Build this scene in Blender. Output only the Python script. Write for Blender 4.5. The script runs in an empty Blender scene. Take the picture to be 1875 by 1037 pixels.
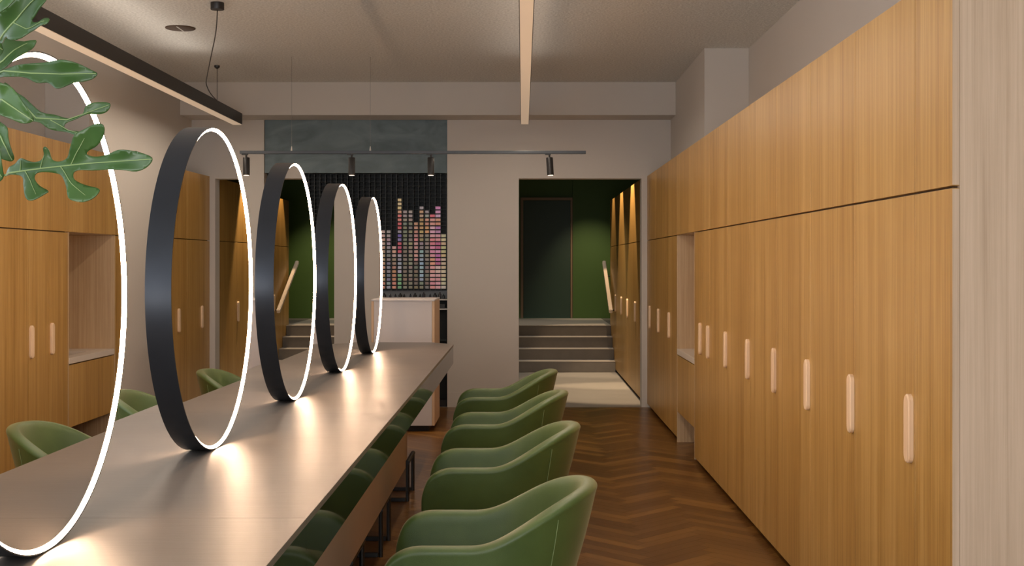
import bpy, bmesh, math, random
from mathutils import Vector, Matrix
from mathutils.geometry import delaunay_2d_cdt
random.seed(7)
sc = bpy.context.scene
C = sc.collection
PI = math.pi
HC = 1.36          # camera height
F = 2300.0         # focal length in photo pixels

# ------------------------------------------------------------------ materials
def newmat(name):
    m = bpy.data.materials.new(name); m.use_nodes = True
    nt = m.node_tree; b = nt.nodes['Principled BSDF']
    return m, nt, b
def N(nt, t, **kw):
    n = nt.nodes.new(t)
    for k, v in kw.items(): setattr(n, k, v)
    return n
def lin(r, g, b):
    f = lambda c: (c/255/12.92) if c/255 <= .04045 else ((c/255+.055)/1.055)**2.4
    return (f(r), f(g), f(b), 1)
def plain(name, col, rough=.5, metal=0, bump=0, bscale=200, coat=0, var=.0, vscale=6, spec=.5):
    m, nt, b = newmat(name)
    b.inputs['Base Color'].default_value = (*col[:3], 1)
    b.inputs['Roughness'].default_value = rough
    b.inputs['Metallic'].default_value = metal
    b.inputs['Specular IOR Level'].default_value = spec
    if coat: b.inputs['Coat Weight'].default_value = coat
    tc = N(nt, 'ShaderNodeTexCoord')
    if var:
        no = N(nt, 'ShaderNodeTexNoise'); no.inputs['Scale'].default_value = vscale; no.inputs['Detail'].default_value = 4
        nt.links.new(tc.outputs['Object'], no.inputs['Vector'])
        mx = N(nt, 'ShaderNodeMix', data_type='RGBA')
        mx.inputs[6].default_value = (*[c*(1-var) for c in col[:3]], 1)
        mx.inputs[7].default_value = (*[min(1, c*(1+var)) for c in col[:3]], 1)
        nt.links.new(no.outputs['Fac'], mx.inputs[0]); nt.links.new(mx.outputs[2], b.inputs['Base Color'])
    if bump:
        n2 = N(nt, 'ShaderNodeTexNoise'); n2.inputs['Scale'].default_value = bscale; n2.inputs['Detail'].default_value = 3
        nt.links.new(tc.outputs['Object'], n2.inputs['Vector'])
        bp = N(nt, 'ShaderNodeBump'); bp.inputs['Strength'].default_value = bump; bp.inputs['Distance'].default_value = .004
        nt.links.new(n2.outputs['Fac'], bp.inputs['Height']); nt.links.new(bp.outputs['Normal'], b.inputs['Normal'])
    return m
def emis(name, col, s):
    m, nt, b = newmat(name)
    b.inputs['Base Color'].default_value = (.8, .8, .8, 1)
    b.inputs['Emission Color'].default_value = (*col, 1); b.inputs['Emission Strength'].default_value = s
    return m
def veneer(name, c0, c1, c2, rough=.38, axis='Y', strip=3.1):
    """vertical straight grain: fine streaks plus wide tonal strips, grain runs along Z"""
    m, nt, b = newmat(name)
    g = N(nt, 'ShaderNodeNewGeometry')
    def stretched(sx, sy, sz, scale, detail, rough_=.5):
        mp = N(nt, 'ShaderNodeMapping'); mp.inputs['Scale'].default_value = (sx, sy, sz)
        nt.links.new(g.outputs['Position'], mp.inputs['Vector'])
        no = N(nt, 'ShaderNodeTexNoise'); no.inputs['Scale'].default_value = scale
        no.inputs['Detail'].default_value = detail; no.inputs['Roughness'].default_value = rough_
        nt.links.new(mp.outputs['Vector'], no.inputs['Vector']); return no
    a = stretched(1, 1, .012, 85, 4, .75)          # fine grain
    c = stretched(1, 1, .05, 11, 2)                 # medium
    d = stretched(1, 1, .16, 30, 4, .7)             # flecks
    # strips: one tone for each veneer leaf
    sp = N(nt, 'ShaderNodeSeparateXYZ'); nt.links.new(g.outputs['Position'], sp.inputs[0])
    ad = N(nt, 'ShaderNodeMath', operation='ADD'); nt.links.new(sp.outputs['X'], ad.inputs[0]); nt.links.new(sp.outputs['Y'], ad.inputs[1])
    mu = N(nt, 'ShaderNodeMath', operation='MULTIPLY'); mu.inputs[1].default_value = strip*1.9; nt.links.new(ad.outputs[0], mu.inputs[0])
    fl = N(nt, 'ShaderNodeMath', operation='FLOOR'); nt.links.new(mu.outputs[0], fl.inputs[0])
    wn = N(nt, 'ShaderNodeTexWhiteNoise', noise_dimensions='1D'); nt.links.new(fl.outputs[0], wn.inputs['W'])
    def madd(x, k, y):
        q = N(nt, 'ShaderNodeMath', operation='MULTIPLY_ADD'); q.inputs[1].default_value = k
        nt.links.new(x, q.inputs[0])
        if isinstance(y, float): q.inputs[2].default_value = y
        else: nt.links.new(y, q.inputs[2])
        return q.outputs[0]
    v = madd(a.outputs['Fac'], 1.6, -.87)
    v = madd(c.outputs['Fac'], .75, v)
    v = madd(d.outputs['Fac'], .25, v)
    v = madd(wn.outputs['Value'], .22, v)
    r = N(nt, 'ShaderNodeValToRGB'); e = r.color_ramp.elements
    e[0].position = .2; e[0].color = (*c0, 1); e[1].position = .85; e[1].color = (*c2, 1)
    k = r.color_ramp.elements.new(.5); k.color = (*c1, 1)
    nt.links.new(v, r.inputs[0]); nt.links.new(r.outputs[0], b.inputs['Base Color'])
    b.inputs['Roughness'].default_value = rough
    b.inputs['Specular IOR Level'].default_value = .45
    bp = N(nt, 'ShaderNodeBump'); bp.inputs['Strength'].default_value = .08; bp.inputs['Distance'].default_value = .002
    nt.links.new(a.outputs['Fac'], bp.inputs['Height']); nt.links.new(bp.outputs['Normal'], b.inputs['Normal'])
    return m

M = {}
M['wall'] = plain('off_white_wall_paint', (.60, .565, .52), .75, bump=.05, bscale=90, var=.02, vscale=2)
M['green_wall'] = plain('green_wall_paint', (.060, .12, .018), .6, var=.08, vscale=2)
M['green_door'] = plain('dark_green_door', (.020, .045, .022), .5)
M['oak'] = veneer('oak_veneer', (.345, .180, .041), (.455, .258, .069), (.545, .333, .108))
M['oak_pale'] = veneer('pale_oak', (.42, .31, .212), (.49, .37, .262), (.56, .43, .315), .5, strip=1.0)
M['oak_niche'] = veneer('niche_oak', (.46, .31, .17), (.54, .38, .22), (.62, .45, .28), .5, strip=1.0)
M['handle'] = veneer('pale_handle_wood', (.72, .49, .30), (.80, .57, .36), (.86, .64, .43), .45)
M['carcass'] = plain('gap_shade_brown', (.06, .03, .012), .7)  # cabinet body coloured dark to put shade into the door gaps
M['plinth'] = plain('black_plinth', (.012, .010, .009), .6)
M['black'] = plain('black_metal', (.014, .013, .013), .42, 0, spec=.5)
M['blackrail'] = plain('black_rail', (.04, .045, .05), .35, .3)
M['band'] = plain('blackened_steel_band', (.048, .053, .064), .33, .75, var=.25, vscale=5)
M['mirror'] = plain('mirror_glass', (.93, .93, .93), .0, 1)
M['led'] = emis('warm_led', (1, .66, .43), 56)
M['diffuser'] = emis('cream_diffuser', (1, .75, .52), .22)
M['diffuser'].node_tree.nodes['Principled BSDF'].inputs['Base Color'].default_value = (.75, .62, .48, 1)
M['lampface'] = emis('lamp_face', (1, .8, .6), 3)
M['wire'] = plain('steel_wire', (.25, .24, .23), .5, .4)
M['cord'] = plain('dark_cord', (.05, .045, .04), .6)
M['chrome'] = plain('chrome', (.7, .68, .65), .12, 1)
M['steel_side'] = plain('black_gloss_side', (.010, .009, .006), .05, spec=.13)
M['panel'] = plain('taupe_laminate', (.40, .29, .22), .5, var=.06)
M['recep'] = plain('grey_white_laminate', (.58, .54, .54), .5, var=.03, vscale=3)
M['recep_side'] = plain('beech_edge', (.62, .42, .26), .5)
M['rack'] = plain('black_blue_grid', (.006, .009, .010), .6)
M['rackbar'] = plain('grid_bar', (.016, .024, .028), .5)
M['greyledge'] = plain('grey_ledge', (.23, .25, .27), .5)
M['whiteedge'] = plain('white_edge', (.6, .58, .55), .5)
M['concrete'] = plain('polished_concrete', (.31, .29, .265), .5, bump=.04, bscale=40, var=.10, vscale=5)
M['stair'] = plain('stair_concrete', (.185, .165, .145), .6, bump=.08, bscale=60, var=.18, vscale=9)
M['nosing'] = plain('pale_nosing', (.50, .45, .39), .5)
M['brass'] = plain('brown_brass_frame', (.24, .15, .08), .5, .1)
M['rail_white'] = plain('pale_rail', (.72, .60, .48), .45)
M['worktop'] = plain('pale_stone_worktop', (.62, .54, .46), .4)
M['pot'] = plain('white_ceramic', (.6, .57, .52), .35)
M['soil'] = plain('dark_soil', (.03, .02, .014), .9)
M['stem'] = plain('plant_stem', (.08, .14, .03), .5)
M['vein'] = plain('pale_leaf_vein', (.26, .36, .15), .5)
M['stitch'] = plain('stitch', (.24, .32, .14), .6)
M['window_frame'] = plain('window_frame', (.05, .05, .05), .5)

# green leather
m, nt, b = newmat('green_leather'); M['leather'] = m
tc = N(nt, 'ShaderNodeTexCoord')
no = N(nt, 'ShaderNodeTexNoise'); no.inputs['Scale'].default_value = 9; no.inputs['Detail'].default_value = 3
nt.links.new(tc.outputs['Object'], no.inputs['Vector'])
r = N(nt, 'ShaderNodeValToRGB'); e = r.color_ramp.elements
e[0].position = .3; e[0].color = (.062, .112, .026, 1); e[1].position = .7; e[1].color = (.082, .140, .034, 1)
nt.links.new(no.outputs['Fac'], r.inputs[0]); nt.links.new(r.outputs[0], b.inputs['Base Color'])
b.inputs['Roughness'].default_value = .44; b.inputs['Sheen Weight'].default_value = .3; b.inputs['Sheen Roughness'].default_value = .4; b.inputs['Sheen Tint'].default_value = (1, .85, .55, 1)
b.inputs['Specular IOR Level'].default_value = .6
vo = N(nt, 'ShaderNodeTexVoronoi'); vo.inputs['Scale'].default_value = 420
nt.links.new(tc.outputs['Object'], vo.inputs['Vector'])
bp = N(nt, 'ShaderNodeBump'); bp.inputs['Strength'].default_value = .22; bp.inputs['Distance'].default_value = .001
nt.links.new(vo.outputs['Distance'], bp.inputs['Height']); nt.links.new(bp.outputs['Normal'], b.inputs['Normal'])

# ceiling: sprayed acoustic texture
m, nt, b = newmat('acoustic_ceiling'); M['ceiling'] = m
g = N(nt, 'ShaderNodeNewGeometry')
no = N(nt, 'ShaderNodeTexNoise'); no.inputs['Scale'].default_value = 60; no.inputs['Detail'].default_value = 5; no.inputs['Roughness'].default_value = .7
nt.links.new(g.outputs['Position'], no.inputs['Vector'])
r = N(nt, 'ShaderNodeValToRGB'); e = r.color_ramp.elements
e[0].position = .3; e[0].color = (.53, .53, .50, 1); e[1].position = .7; e[1].color = (.90, .90, .86, 1)
nt.links.new(no.outputs['Fac'], r.inputs[0]); nt.links.new(r.outputs[0], b.inputs['Base Color'])
b.inputs['Roughness'].default_value = .9
bp = N(nt, 'ShaderNodeBump'); bp.inputs['Strength'].default_value = .7; bp.inputs['Distance'].default_value = .012
nt.links.new(no.outputs['Fac'], bp.inputs['Height']); nt.links.new(bp.outputs['Normal'], b.inputs['Normal'])

# blue grey plaster
m, nt, b = newmat('blue_grey_plaster'); M['slate'] = m
g = N(nt, 'ShaderNodeNewGeometry')
mp = N(nt, 'ShaderNodeMapping'); mp.inputs['Scale'].default_value = (1, 1, 2.2); nt.links.new(g.outputs['Position'], mp.inputs['Vector'])
no = N(nt, 'ShaderNodeTexNoise'); no.inputs['Scale'].default_value = 2.2; no.inputs['Detail'].default_value = 6; no.inputs['Distortion'].default_value = 1.5
nt.links.new(mp.outputs['Vector'], no.inputs['Vector'])
r = N(nt, 'ShaderNodeValToRGB'); e = r.color_ramp.elements
e[0].position = .3; e[0].color = (.095, .14, .16, 1); e[1].position = .7; e[1].color = (.19, .255, .28, 1)
nt.links.new(no.outputs['Fac'], r.inputs[0]); nt.links.new(r.outputs[0], b.inputs['Base Color'])
b.inputs['Roughness'].default_value = .6

# brushed table top
m, nt, b = newmat('brushed_steel_top'); M['top'] = m
g = N(nt, 'ShaderNodeNewGeometry')
mp = N(nt, 'ShaderNodeMapping'); mp.inputs['Scale'].default_value = (1.2, 40, 1); nt.links.new(g.outputs['Position'], mp.inputs['Vector'])
no = N(nt, 'ShaderNodeTexNoise'); no.inputs['Scale'].default_value = 6; no.inputs['Detail'].default_value = 5; no.inputs['Roughness'].default_value = .7
nt.links.new(mp.outputs['Vector'], no.inputs['Vector'])
n2 = N(nt, 'ShaderNodeTexNoise'); n2.inputs['Scale'].default_value = 2.5; n2.inputs['Detail'].default_value = 3
nt.links.new(g.outputs['Position'], n2.inputs['Vector'])
r = N(nt, 'ShaderNodeValToRGB'); e = r.color_ramp.elements
e[0].position = .25; e[0].color = (.165, .146, .130, 1); e[1].position = .8; e[1].color = (.215, .193, .173, 1)
nt.links.new(no.outputs['Fac'], r.inputs[0]); nt.links.new(r.outputs[0], b.inputs['Base Color'])
b.inputs['Metallic'].default_value = .06
rr = N(nt, 'ShaderNodeMapRange'); rr.inputs['To Min'].default_value = .28; rr.inputs['To Max'].default_value = .37; b.inputs['Specular IOR Level'].default_value = .15
nt.links.new(n2.outputs['Fac'], rr.inputs['Value']); nt.links.new(rr.outputs[0], b.inputs['Roughness'])
bp = N(nt, 'ShaderNodeBump'); bp.inputs['Strength'].default_value = .32; bp.inputs['Distance'].default_value = .0012
nt.links.new(no.outputs['Fac'], bp.inputs['Height']); nt.links.new(bp.outputs['Normal'], b.inputs['Normal'])

# parquet: one tone per block (colour attribute), grain along the block (uv)
m, nt, b = newmat('herringbone_parquet'); M['parquet'] = m
at = N(nt, 'ShaderNodeVertexColor', layer_name='tone')
uv = N(nt, 'ShaderNodeUVMap', uv_map='uv')
mp = N(nt, 'ShaderNodeMapping'); mp.inputs['Scale'].default_value = (4, 60, 1); nt.links.new(uv.outputs[0], mp.inputs['Vector'])
no = N(nt, 'ShaderNodeTexNoise'); no.inputs['Scale'].default_value = 1.6; no.inputs['Detail'].default_value = 4
nt.links.new(mp.outputs['Vector'], no.inputs['Vector'])
ad = N(nt, 'ShaderNodeMath', operation='MULTIPLY_ADD'); ad.inputs[1].default_value = .55
sp = N(nt, 'ShaderNodeSeparateColor'); nt.links.new(at.outputs[0], sp.inputs[0])
q = N(nt, 'ShaderNodeMath', operation='MULTIPLY'); q.inputs[1].default_value = .62; nt.links.new(sp.outputs[0], q.inputs[0])
nt.links.new(no.outputs['Fac'], ad.inputs[0]); nt.links.new(q.outputs[0], ad.inputs[2])
r = N(nt, 'ShaderNodeValToRGB'); e = r.color_ramp.elements
e[0].position = .2; e[0].color = (.10, .040, .009, 1); e[1].position = .9; e[1].color = (.235, .11, .026, 1)
nt.links.new(ad.outputs[0], r.inputs[0]); nt.links.new(r.outputs[0], b.inputs['Base Color'])
b.inputs['Roughness'].default_value = .30; b.inputs['Specular IOR Level'].default_value = .5

# leaf
m, nt, b = newmat('glossy_leaf'); M['leaf'] = m
tc = N(nt, 'ShaderNodeTexCoord')
no = N(nt, 'ShaderNodeTexNoise'); no.inputs['Scale'].default_value = 14; no.inputs['Detail'].default_value = 3
nt.links.new(tc.outputs['Object'], no.inputs['Vector'])
r = N(nt, 'ShaderNodeValToRGB'); e = r.color_ramp.elements
e[0].position = .3; e[0].color = (.032, .082, .020, 1); e[1].position = .75; e[1].color = (.058, .130, .028, 1)
nt.links.new(no.outputs['Fac'], r.inputs[0]); nt.links.new(r.outputs[0], b.inputs['Base Color'])
b.inputs['Roughness'].default_value = .38
b.inputs['Subsurface Weight'].default_value = .0

# ------------------------------------------------------------------ helpers
def box(bm, x0, x1, y0, y1, z0, z1, bev=0):
    x0, x1 = min(x0, x1), max(x0, x1); y0, y1 = min(y0, y1), max(y0, y1); z0, z1 = min(z0, z1), max(z0, z1)
    v = [bm.verts.new((x, y, z)) for x in (x0, x1) for y in (y0, y1) for z in (z0, z1)]
    q = [(0,1,3,2),(4,6,7,5),(0,4,5,1),(2,3,7,6),(0,2,6,4),(1,5,7,3)]
    fs = [bm.faces.new([v[i] for i in f]) for f in q]
    if bev:
        ed = list({e for f in fs for e in f.edges})
        bmesh.ops.bevel(bm, geom=ed, offset=bev, segments=2, profile=.6, affect='EDGES')
    return bm
def tube(bm, pts, r, n=10, cap=True):
    pts = [Vector(p) for p in pts]
    rings = []
    up = None
    for i, p in enumerate(pts):
        t = (pts[min(i+1, len(pts)-1)] - pts[max(i-1, 0)]).normalized()
        if up is None:
            up = Vector((0, 0, 1)) if abs(t.z) < .9 else Vector((1, 0, 0))
        a = t.cross(up).normalized(); up2 = a.cross(t).normalized(); up = up2
        rr = r[i] if isinstance(r, (list, tuple)) else r
        rings.append([bm.verts.new(p + (a*math.cos(2*PI*k/n) + up2*math.sin(2*PI*k/n))*rr) for k in range(n)])
    for A, B in zip(rings, rings[1:]):
        for k in range(n):
            bm.faces.new((A[k], A[(k+1) % n], B[(k+1) % n], B[k]))
    if cap:
        bm.faces.new(rings[0][::-1]); bm.faces.new(rings[-1])
    return bm
def lathe(bm, prof, cx, cy, n=32):
    rings = [[bm.verts.new((cx+r*math.cos(2*PI*k/n), cy+r*math.sin(2*PI*k/n), z)) for k in range(n)] for r, z in prof]
    for A, B in zip(rings, rings[1:]):
        for k in range(n):
            bm.faces.new((A[k], A[(k+1) % n], B[(k+1) % n], B[k]))
    bm.faces.new(rings[0][::-1]); bm.faces.new(rings[-1])
    return bm
def obj(name, bm, mat, parent=None, smooth=False):
    bmesh.ops.recalc_face_normals(bm, faces=bm.faces)
    me = bpy.data.meshes.new(name); bm.to_mesh(me); bm.free()
    me.materials.append(M[mat] if isinstance(mat, str) else mat)
    if smooth:
        for p in me.polygons: p.use_smooth = True
        if smooth != 'full': me.set_sharp_from_angle(angle=math.radians(40))
    o = bpy.data.objects.new(name, me); C.objects.link(o)
    if parent:
        o.parent = parent
        w = Vector((0, 0, 0)); q = parent
        while q: w += q.location; q = q.parent
        # meshes are written in place coordinates; shift them to the parent's origin
        me.transform(Matrix.Translation(-w))
    return o
def B(): return bmesh.new()
def bx(*a, **k): return box(B(), *a, **k)
def thing(name, label, cat, loc=(0, 0, 0), group=None):
    o = bpy.data.objects.new(name, None); C.objects.link(o); o.empty_display_size = .1
    o.location = loc; o['label'] = label; o['category'] = cat
    if group: o['group'] = group
    return o
def tag(o, label, cat, group=None, kind=None):
    o['label'] = label; o['category'] = cat
    if group: o['group'] = group
    if kind: o['kind'] = kind
    return o
def struct(name, bm, mat, label=None):
    o = obj(name, bm, mat); o['kind'] = 'structure'
    o['label'] = label or name.replace('_', ' '); o['category'] = name.split('_')[0]
    return o
def copy_tree(o, parent=None, keep=True):
    c = o.copy(); C.objects.link(c)
    if parent is not None: c.parent = parent
    for ch in list(o.children): copy_tree(ch, c)
    return c

# ------------------------------------------------------------------ the setting
XL, XR = -3.11, 1.73
YB = 11.8; YF = -2.6
ZC = 3.0
CAB_X = 1.17
NX0, NX1, NZ = -2.43, -.708, 2.71
# herringbone floor
def parquet():
    bm = B(); L, W = .42, .07
    uvl = bm.loops.layers.uv.new('uv'); cl = bm.loops.layers.color.new('tone')
    s = math.sqrt(.5)
    def T(u, v): return ((u - v)*s, (u + v)*s)
    n = 6   # L/W
    R = 16
    K = int(R/W)
    for j in range(-K, K):            # classic herringbone on a W grid
        for i in range(-K, K):
            ph = (i - j) % (2*n)
            if ph == 0: u0, v0, u1, v1, hz = i*W, j*W, i*W+L, j*W+W, True
            else:
                # vertical blocks start where (i - j) mod 2n == 2n-1 ... covering n cells upward
                if ph != 2*n - 1: continue
                u0, v0, u1, v1, hz = i*W, j*W, i*W+W, j*W+L, False
            cx, cy = T((u0+u1)/2, (v0+v1)/2); cy += 5
            if not (XL-.4 < cx < XR+.4 and YF-.4 < cy < YB+.4): continue
            g = .0006
            q = [(u0+g, v0+g), (u1-g, v0+g), (u1-g, v1-g), (u0+g, v1-g)]
            vs = []
            for u, v in q:
                x, y = T(u, v); vs.append(bm.verts.new((x, y+5, 0)))
            f = bm.faces.new(vs)
            tone = random.random(); ox = random.random()*20
            for lp, (a, c) in zip(f.loops, q):
                lp[uvl].uv = ((a, c) if hz else (c, a)); lp[uvl].uv += Vector((ox, ox))
                lp[cl] = (tone, tone, tone, 1)
    for co, no in (((XL, 0, 0), (-1, 0, 0)), ((XR, 0, 0), (1, 0, 0)), ((0, YF, 0), (0, -1, 0)), ((0, YB, 0), (0, 1, 0))):
        bmesh.ops.bisect_plane(bm, geom=bm.verts[:]+bm.edges[:]+bm.faces[:], plane_co=co, plane_no=no, clear_outer=True)
    return bm
fl = struct('floor', parquet(), 'parquet', 'dark brown herringbone parquet floor')
o = obj('subfloor', bx(XL, XR, YF, YB, -.05, -.004), 'plinth', fl)
struct('floor_concrete', bx(NX0-.1, XR, YB+.0005, 16.5, -.05, -.001), 'concrete', 'pale concrete floor of the passage before the steps')
struct('ceiling', bx(XL-.2, XR+.2, YF-.2, YB, ZC, ZC+.1), 'ceiling', 'rough sprayed grey beige ceiling')
bm = B(); LW = (-1.5, 6.1, .7, 2.8)  # LW: unseen window opening, added to let daylight in
box(bm, XL-.15, XL, YF, LW[0], 0, ZC); box(bm, XL-.15, XL, LW[1], YB+.15, 0, ZC)
box(bm, XL-.15, XL, LW[0], LW[1], 0, LW[2]); box(bm, XL-.15, XL, LW[0], LW[1], LW[3], ZC)
struct('wall_left', bm, 'wall', 'plain off white wall on the left')
bm = B()
for y in (LW[0], .98, 3.5, LW[1]-.05): box(bm, XL-.10, XL-.04, y, y+.05, LW[2], LW[3])
for z in (LW[2], LW[3]-.05): box(bm, XL-.10, XL-.04, LW[0], LW[1], z, z+.05)
struct('window_added_2', bm, 'window_frame', 'added window frame in the unseen part of the left wall')  # frame of the added side window, outside the view
struct('wall_right', bx(XR, XR+.15, YF, YB+.15, 0, ZC), 'wall', 'plain off white wall above the oak cabinets')
# back wall with niche and passage openings
bm = B(); T_ = .16
NX0, NX1, NZ = -2.43, -.708, 2.71
DX0, DX1, DZ = -.036, 1.118, 2.15
box(bm, XL, NX0, YB, YB+T_, 0, ZC); box(bm, NX0, NX1, YB, YB+T_, NZ, ZC); box(bm, NX1, DX0, YB, YB+T_, 0, ZC)
box(bm, DX0, DX1, YB, YB+T_, DZ, ZC); box(bm, DX1, XR, YB, YB+T_, 0, ZC)
struct('wall_back', bm, 'wall', 'off white back wall with shelving niche and passage opening')
struct('trim_1', bx(XL+.001, 1.389, 11.4, YB-.001, 2.70, ZC-.001), 'wall', 'shallow off white beam across the top of the back wall')
struct('trim_2', bx(1.39, XR-.001, 9.6, YB-.001, 2.176, ZC-.001), 'wall', 'boxed out corner above the far cabinets')
struct('baseboard_back', bx(NX1+.001, DX0-.001, YB-.008, YB-.0005, .001, .142), 'wall', 'flush baseboard of the back wall pier')
# front wall behind the camera, with an unseen window added for daylight
bm = B(); WX0, WX1, WZ0, WZ1 = -2.7, 1.3, .45, 2.75
box(bm, XL, WX0, YF-.15, YF, 0, ZC); box(bm, WX1, XR, YF-.15, YF, 0, ZC)
box(bm, WX0, WX1, YF-.15, YF, 0, WZ0); box(bm, WX0, WX1, YF-.15, YF, WZ1, ZC)
struct('wall_front', bm, 'wall', 'front wall with the added window opening')
bm = B()
for x in (WX0, -.72, WX1-.05): box(bm, x, x+.05, YF-.1, YF-.04, WZ0, WZ1)
for z in (WZ0, WZ1-.05): box(bm, WX0, WX1, YF-.1, YF-.04, z, z+.05)
struct('window_added_1', bm, 'window_frame', 'added shop window frame out of view behind the camera')  # frame of the unseen front window, added to bring in daylight
# passage: side walls, ceiling, steps, landing
PX0 = -.6
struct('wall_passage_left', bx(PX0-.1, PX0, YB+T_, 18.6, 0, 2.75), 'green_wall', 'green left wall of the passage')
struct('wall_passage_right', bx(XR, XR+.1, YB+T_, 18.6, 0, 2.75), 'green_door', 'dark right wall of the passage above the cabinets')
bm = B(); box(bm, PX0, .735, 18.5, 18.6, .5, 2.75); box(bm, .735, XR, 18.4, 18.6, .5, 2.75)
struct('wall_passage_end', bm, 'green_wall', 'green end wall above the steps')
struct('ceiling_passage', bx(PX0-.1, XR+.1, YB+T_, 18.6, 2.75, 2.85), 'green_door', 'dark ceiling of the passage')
st = thing('staircase', 'four wide grey concrete steps climbing to the green walled landing', 'stairs', (.3, 15.56, 0))
rz = .136
for i in range(4):
    y0 = 15.56 + .25*i
    y1 = 18.39 if i == 3 else y0 + .25 + .02
    s_ = obj('step', bx(PX0+.001, CAB_X-.022, y0, y1, rz*i + (0 if i == 0 else .0), rz*(i+1)-.006), 'stair', st)
    s_['label'] = 'grey concrete step'
    obj('nosing', bx(PX0+.001, CAB_X-.022, y0-.004, (18.39 if i == 3 else y0+.25), rz*(i+1)-.006, rz*(i+1), bev=.002), 'nosing', s_)
# the flush door on the end wall
obj('landing', bx(CAB_X-.02, XR-.001, 16.51, 18.39, .40, rz*4-.001), 'stair', st)
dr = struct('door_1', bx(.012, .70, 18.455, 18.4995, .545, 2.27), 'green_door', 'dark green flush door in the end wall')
bm = B(); box(bm, -.03, .008, 18.44, 18.4995, .545, 2.315); box(bm, .704, .733, 18.44, 18.4995, .545, 2.315); box(bm, .008, .704, 18.44, 18.4995, 2.275, 2.315)
obj('door_frame', bm, 'brass', dr)

# ------------------------------------------------------------------ oak cabinets
def stadium(bm, x0, x1, yc, zc, w, h, n=10, bev=.004):
    pts = []
    r = w/2
    for k in range(n+1):
        a = PI*k/n; pts.append((yc + r*math.cos(a), zc + h/2 - r + r*math.sin(a)))
    for k in range(n+1):
        a = PI + PI*k/n; pts.append((yc + r*math.cos(a), zc - h/2 + r + r*math.sin(a)))
    A = [bm.verts.new((x1, y, z)) for y, z in pts]; f0 = bm.faces.new(A)
    q = [bm.verts.new((x0+bev, y, z)) for y, z in pts]
    k = (w-2*bev)/w
    t = [bm.verts.new((x0, yc+(y-yc)*k, zc+(z-zc)*(h-2*bev)/h)) for y, z in pts]
    for P, Q in ((A, q), (q, t)):
        for i in range(len(P)):
            j = (i+1) % len(P); bm.faces.new((P[i], P[j], Q[j], Q[i]))
    bm.faces.new(t)
    return bm
ZJ = 1.567; ZT = 2.172
def cabinet(y0, y1, hy, label, xf=CAB_X, zb=.035, group=None, end=False, xb=XR-.002, hz=None):
    t = thing('tall_cabinet', label, 'cabinet', (xf+.25, (y0+y1)/2, 0), group)
    g = .0015
    ye = y0+.020 if end else y0+g
    obj('body', bx(xf+.0205, xb, ye, y1-g, .07, ZT-.001), 'carcass', t)
    obj('plinth', bx(xf+.05, xb, ye, y1-g, 0, .0695), 'plinth', t)
    if end:
        e_ = obj('end_panel', bx(xf+.0205, xb, y0, y0+.0195, 0, ZT+.001, bev=.001), 'oak_pale', t); e_['label'] = 'pale oak end panel facing the room'
    d = obj('door', bx(xf, xf+.02, y0+g, y1-g, zb, ZJ-.004, bev=.001), 'oak', t)
    if end:
        for z0, z1 in ((zb, ZJ-.004), (ZJ+.003, ZT)):
            obj('edge_band', bx(xf+.0004, xf+.0196, y0+.0008, y0+g-.0001, z0+.002, z1-.002), 'oak_pale', t)
    if hy: obj('handle', stadium(B(), xf-.016, xf-.0002, hy, hz or .86, .050, .208), 'handle', d, True)
    obj('upper_door', bx(xf, xf+.02, y0+g, y1-g, ZJ+.003, ZT, bev=.001), 'oak', t)
    return t
G1 = 'oak cabinets in a row along the right wall'
seams = [3.42, 3.745, 4.42, 5.105, 5.79, 6.465, 7.175, 7.86, 8.2, 8.54]
hy = [None, 3.785, 4.455, 5.14, 5.82, 6.50, 7.21, 7.895, 8.24]
ords = ['narrow oak cabinet without handle beside the pale end panel, nearest on the right',
 'oak cabinet with the nearest and largest pale handle in the right hand row',
 'oak cabinet with the second nearest pale handle in the right hand row',
 'oak cabinet with the third nearest pale handle in the right hand row',
 'oak cabinet with the fourth nearest pale handle in the right hand row',
 'oak cabinet with the fifth nearest pale handle in the right hand row',
 'oak cabinet with the sixth nearest pale handle in the right hand row',
 'narrow oak cabinet next but one to the sink niche, on its near side',
 'narrow oak cabinet directly on the near side of the sink niche']
for i in range(9):
    cabinet(seams[i], seams[i+1], hy[i], ords[i], end=(i == 0), group=G1)
# far run beyond the niche
far = [9.53, 10.30, 11.05, YB-.002]; fh = [10.0, 10.79, 11.52]
fl_ = ['oak cabinet directly beyond the sink niche, near side of the passage', 'middle oak cabinet between sink niche and back wall', 'last oak cabinet before the back wall and passage opening']
for i in range(3): cabinet(far[i], far[i+1], fh[i], fl_[i], group=G1)
# passage run
pc = [YB+T_+.002, 12.76, 13.71, 14.54, 15.46, 16.5]; ph = [None, 12.8, 13.75, 14.58, 15.5]
pl = ['oak cabinet just inside the passage behind the white jamb', 'second oak cabinet along the passage under a light scallop', 'third oak cabinet along the passage before the steps', 'fourth oak cabinet along the passage beside the lower steps', 'last oak cabinet in the passage behind the pale handrail']
for i in range(5): cabinet(pc[i], pc[i+1], ph[i], pl[i], group='oak cabinets in the passage', xf=CAB_X-.02)
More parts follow.
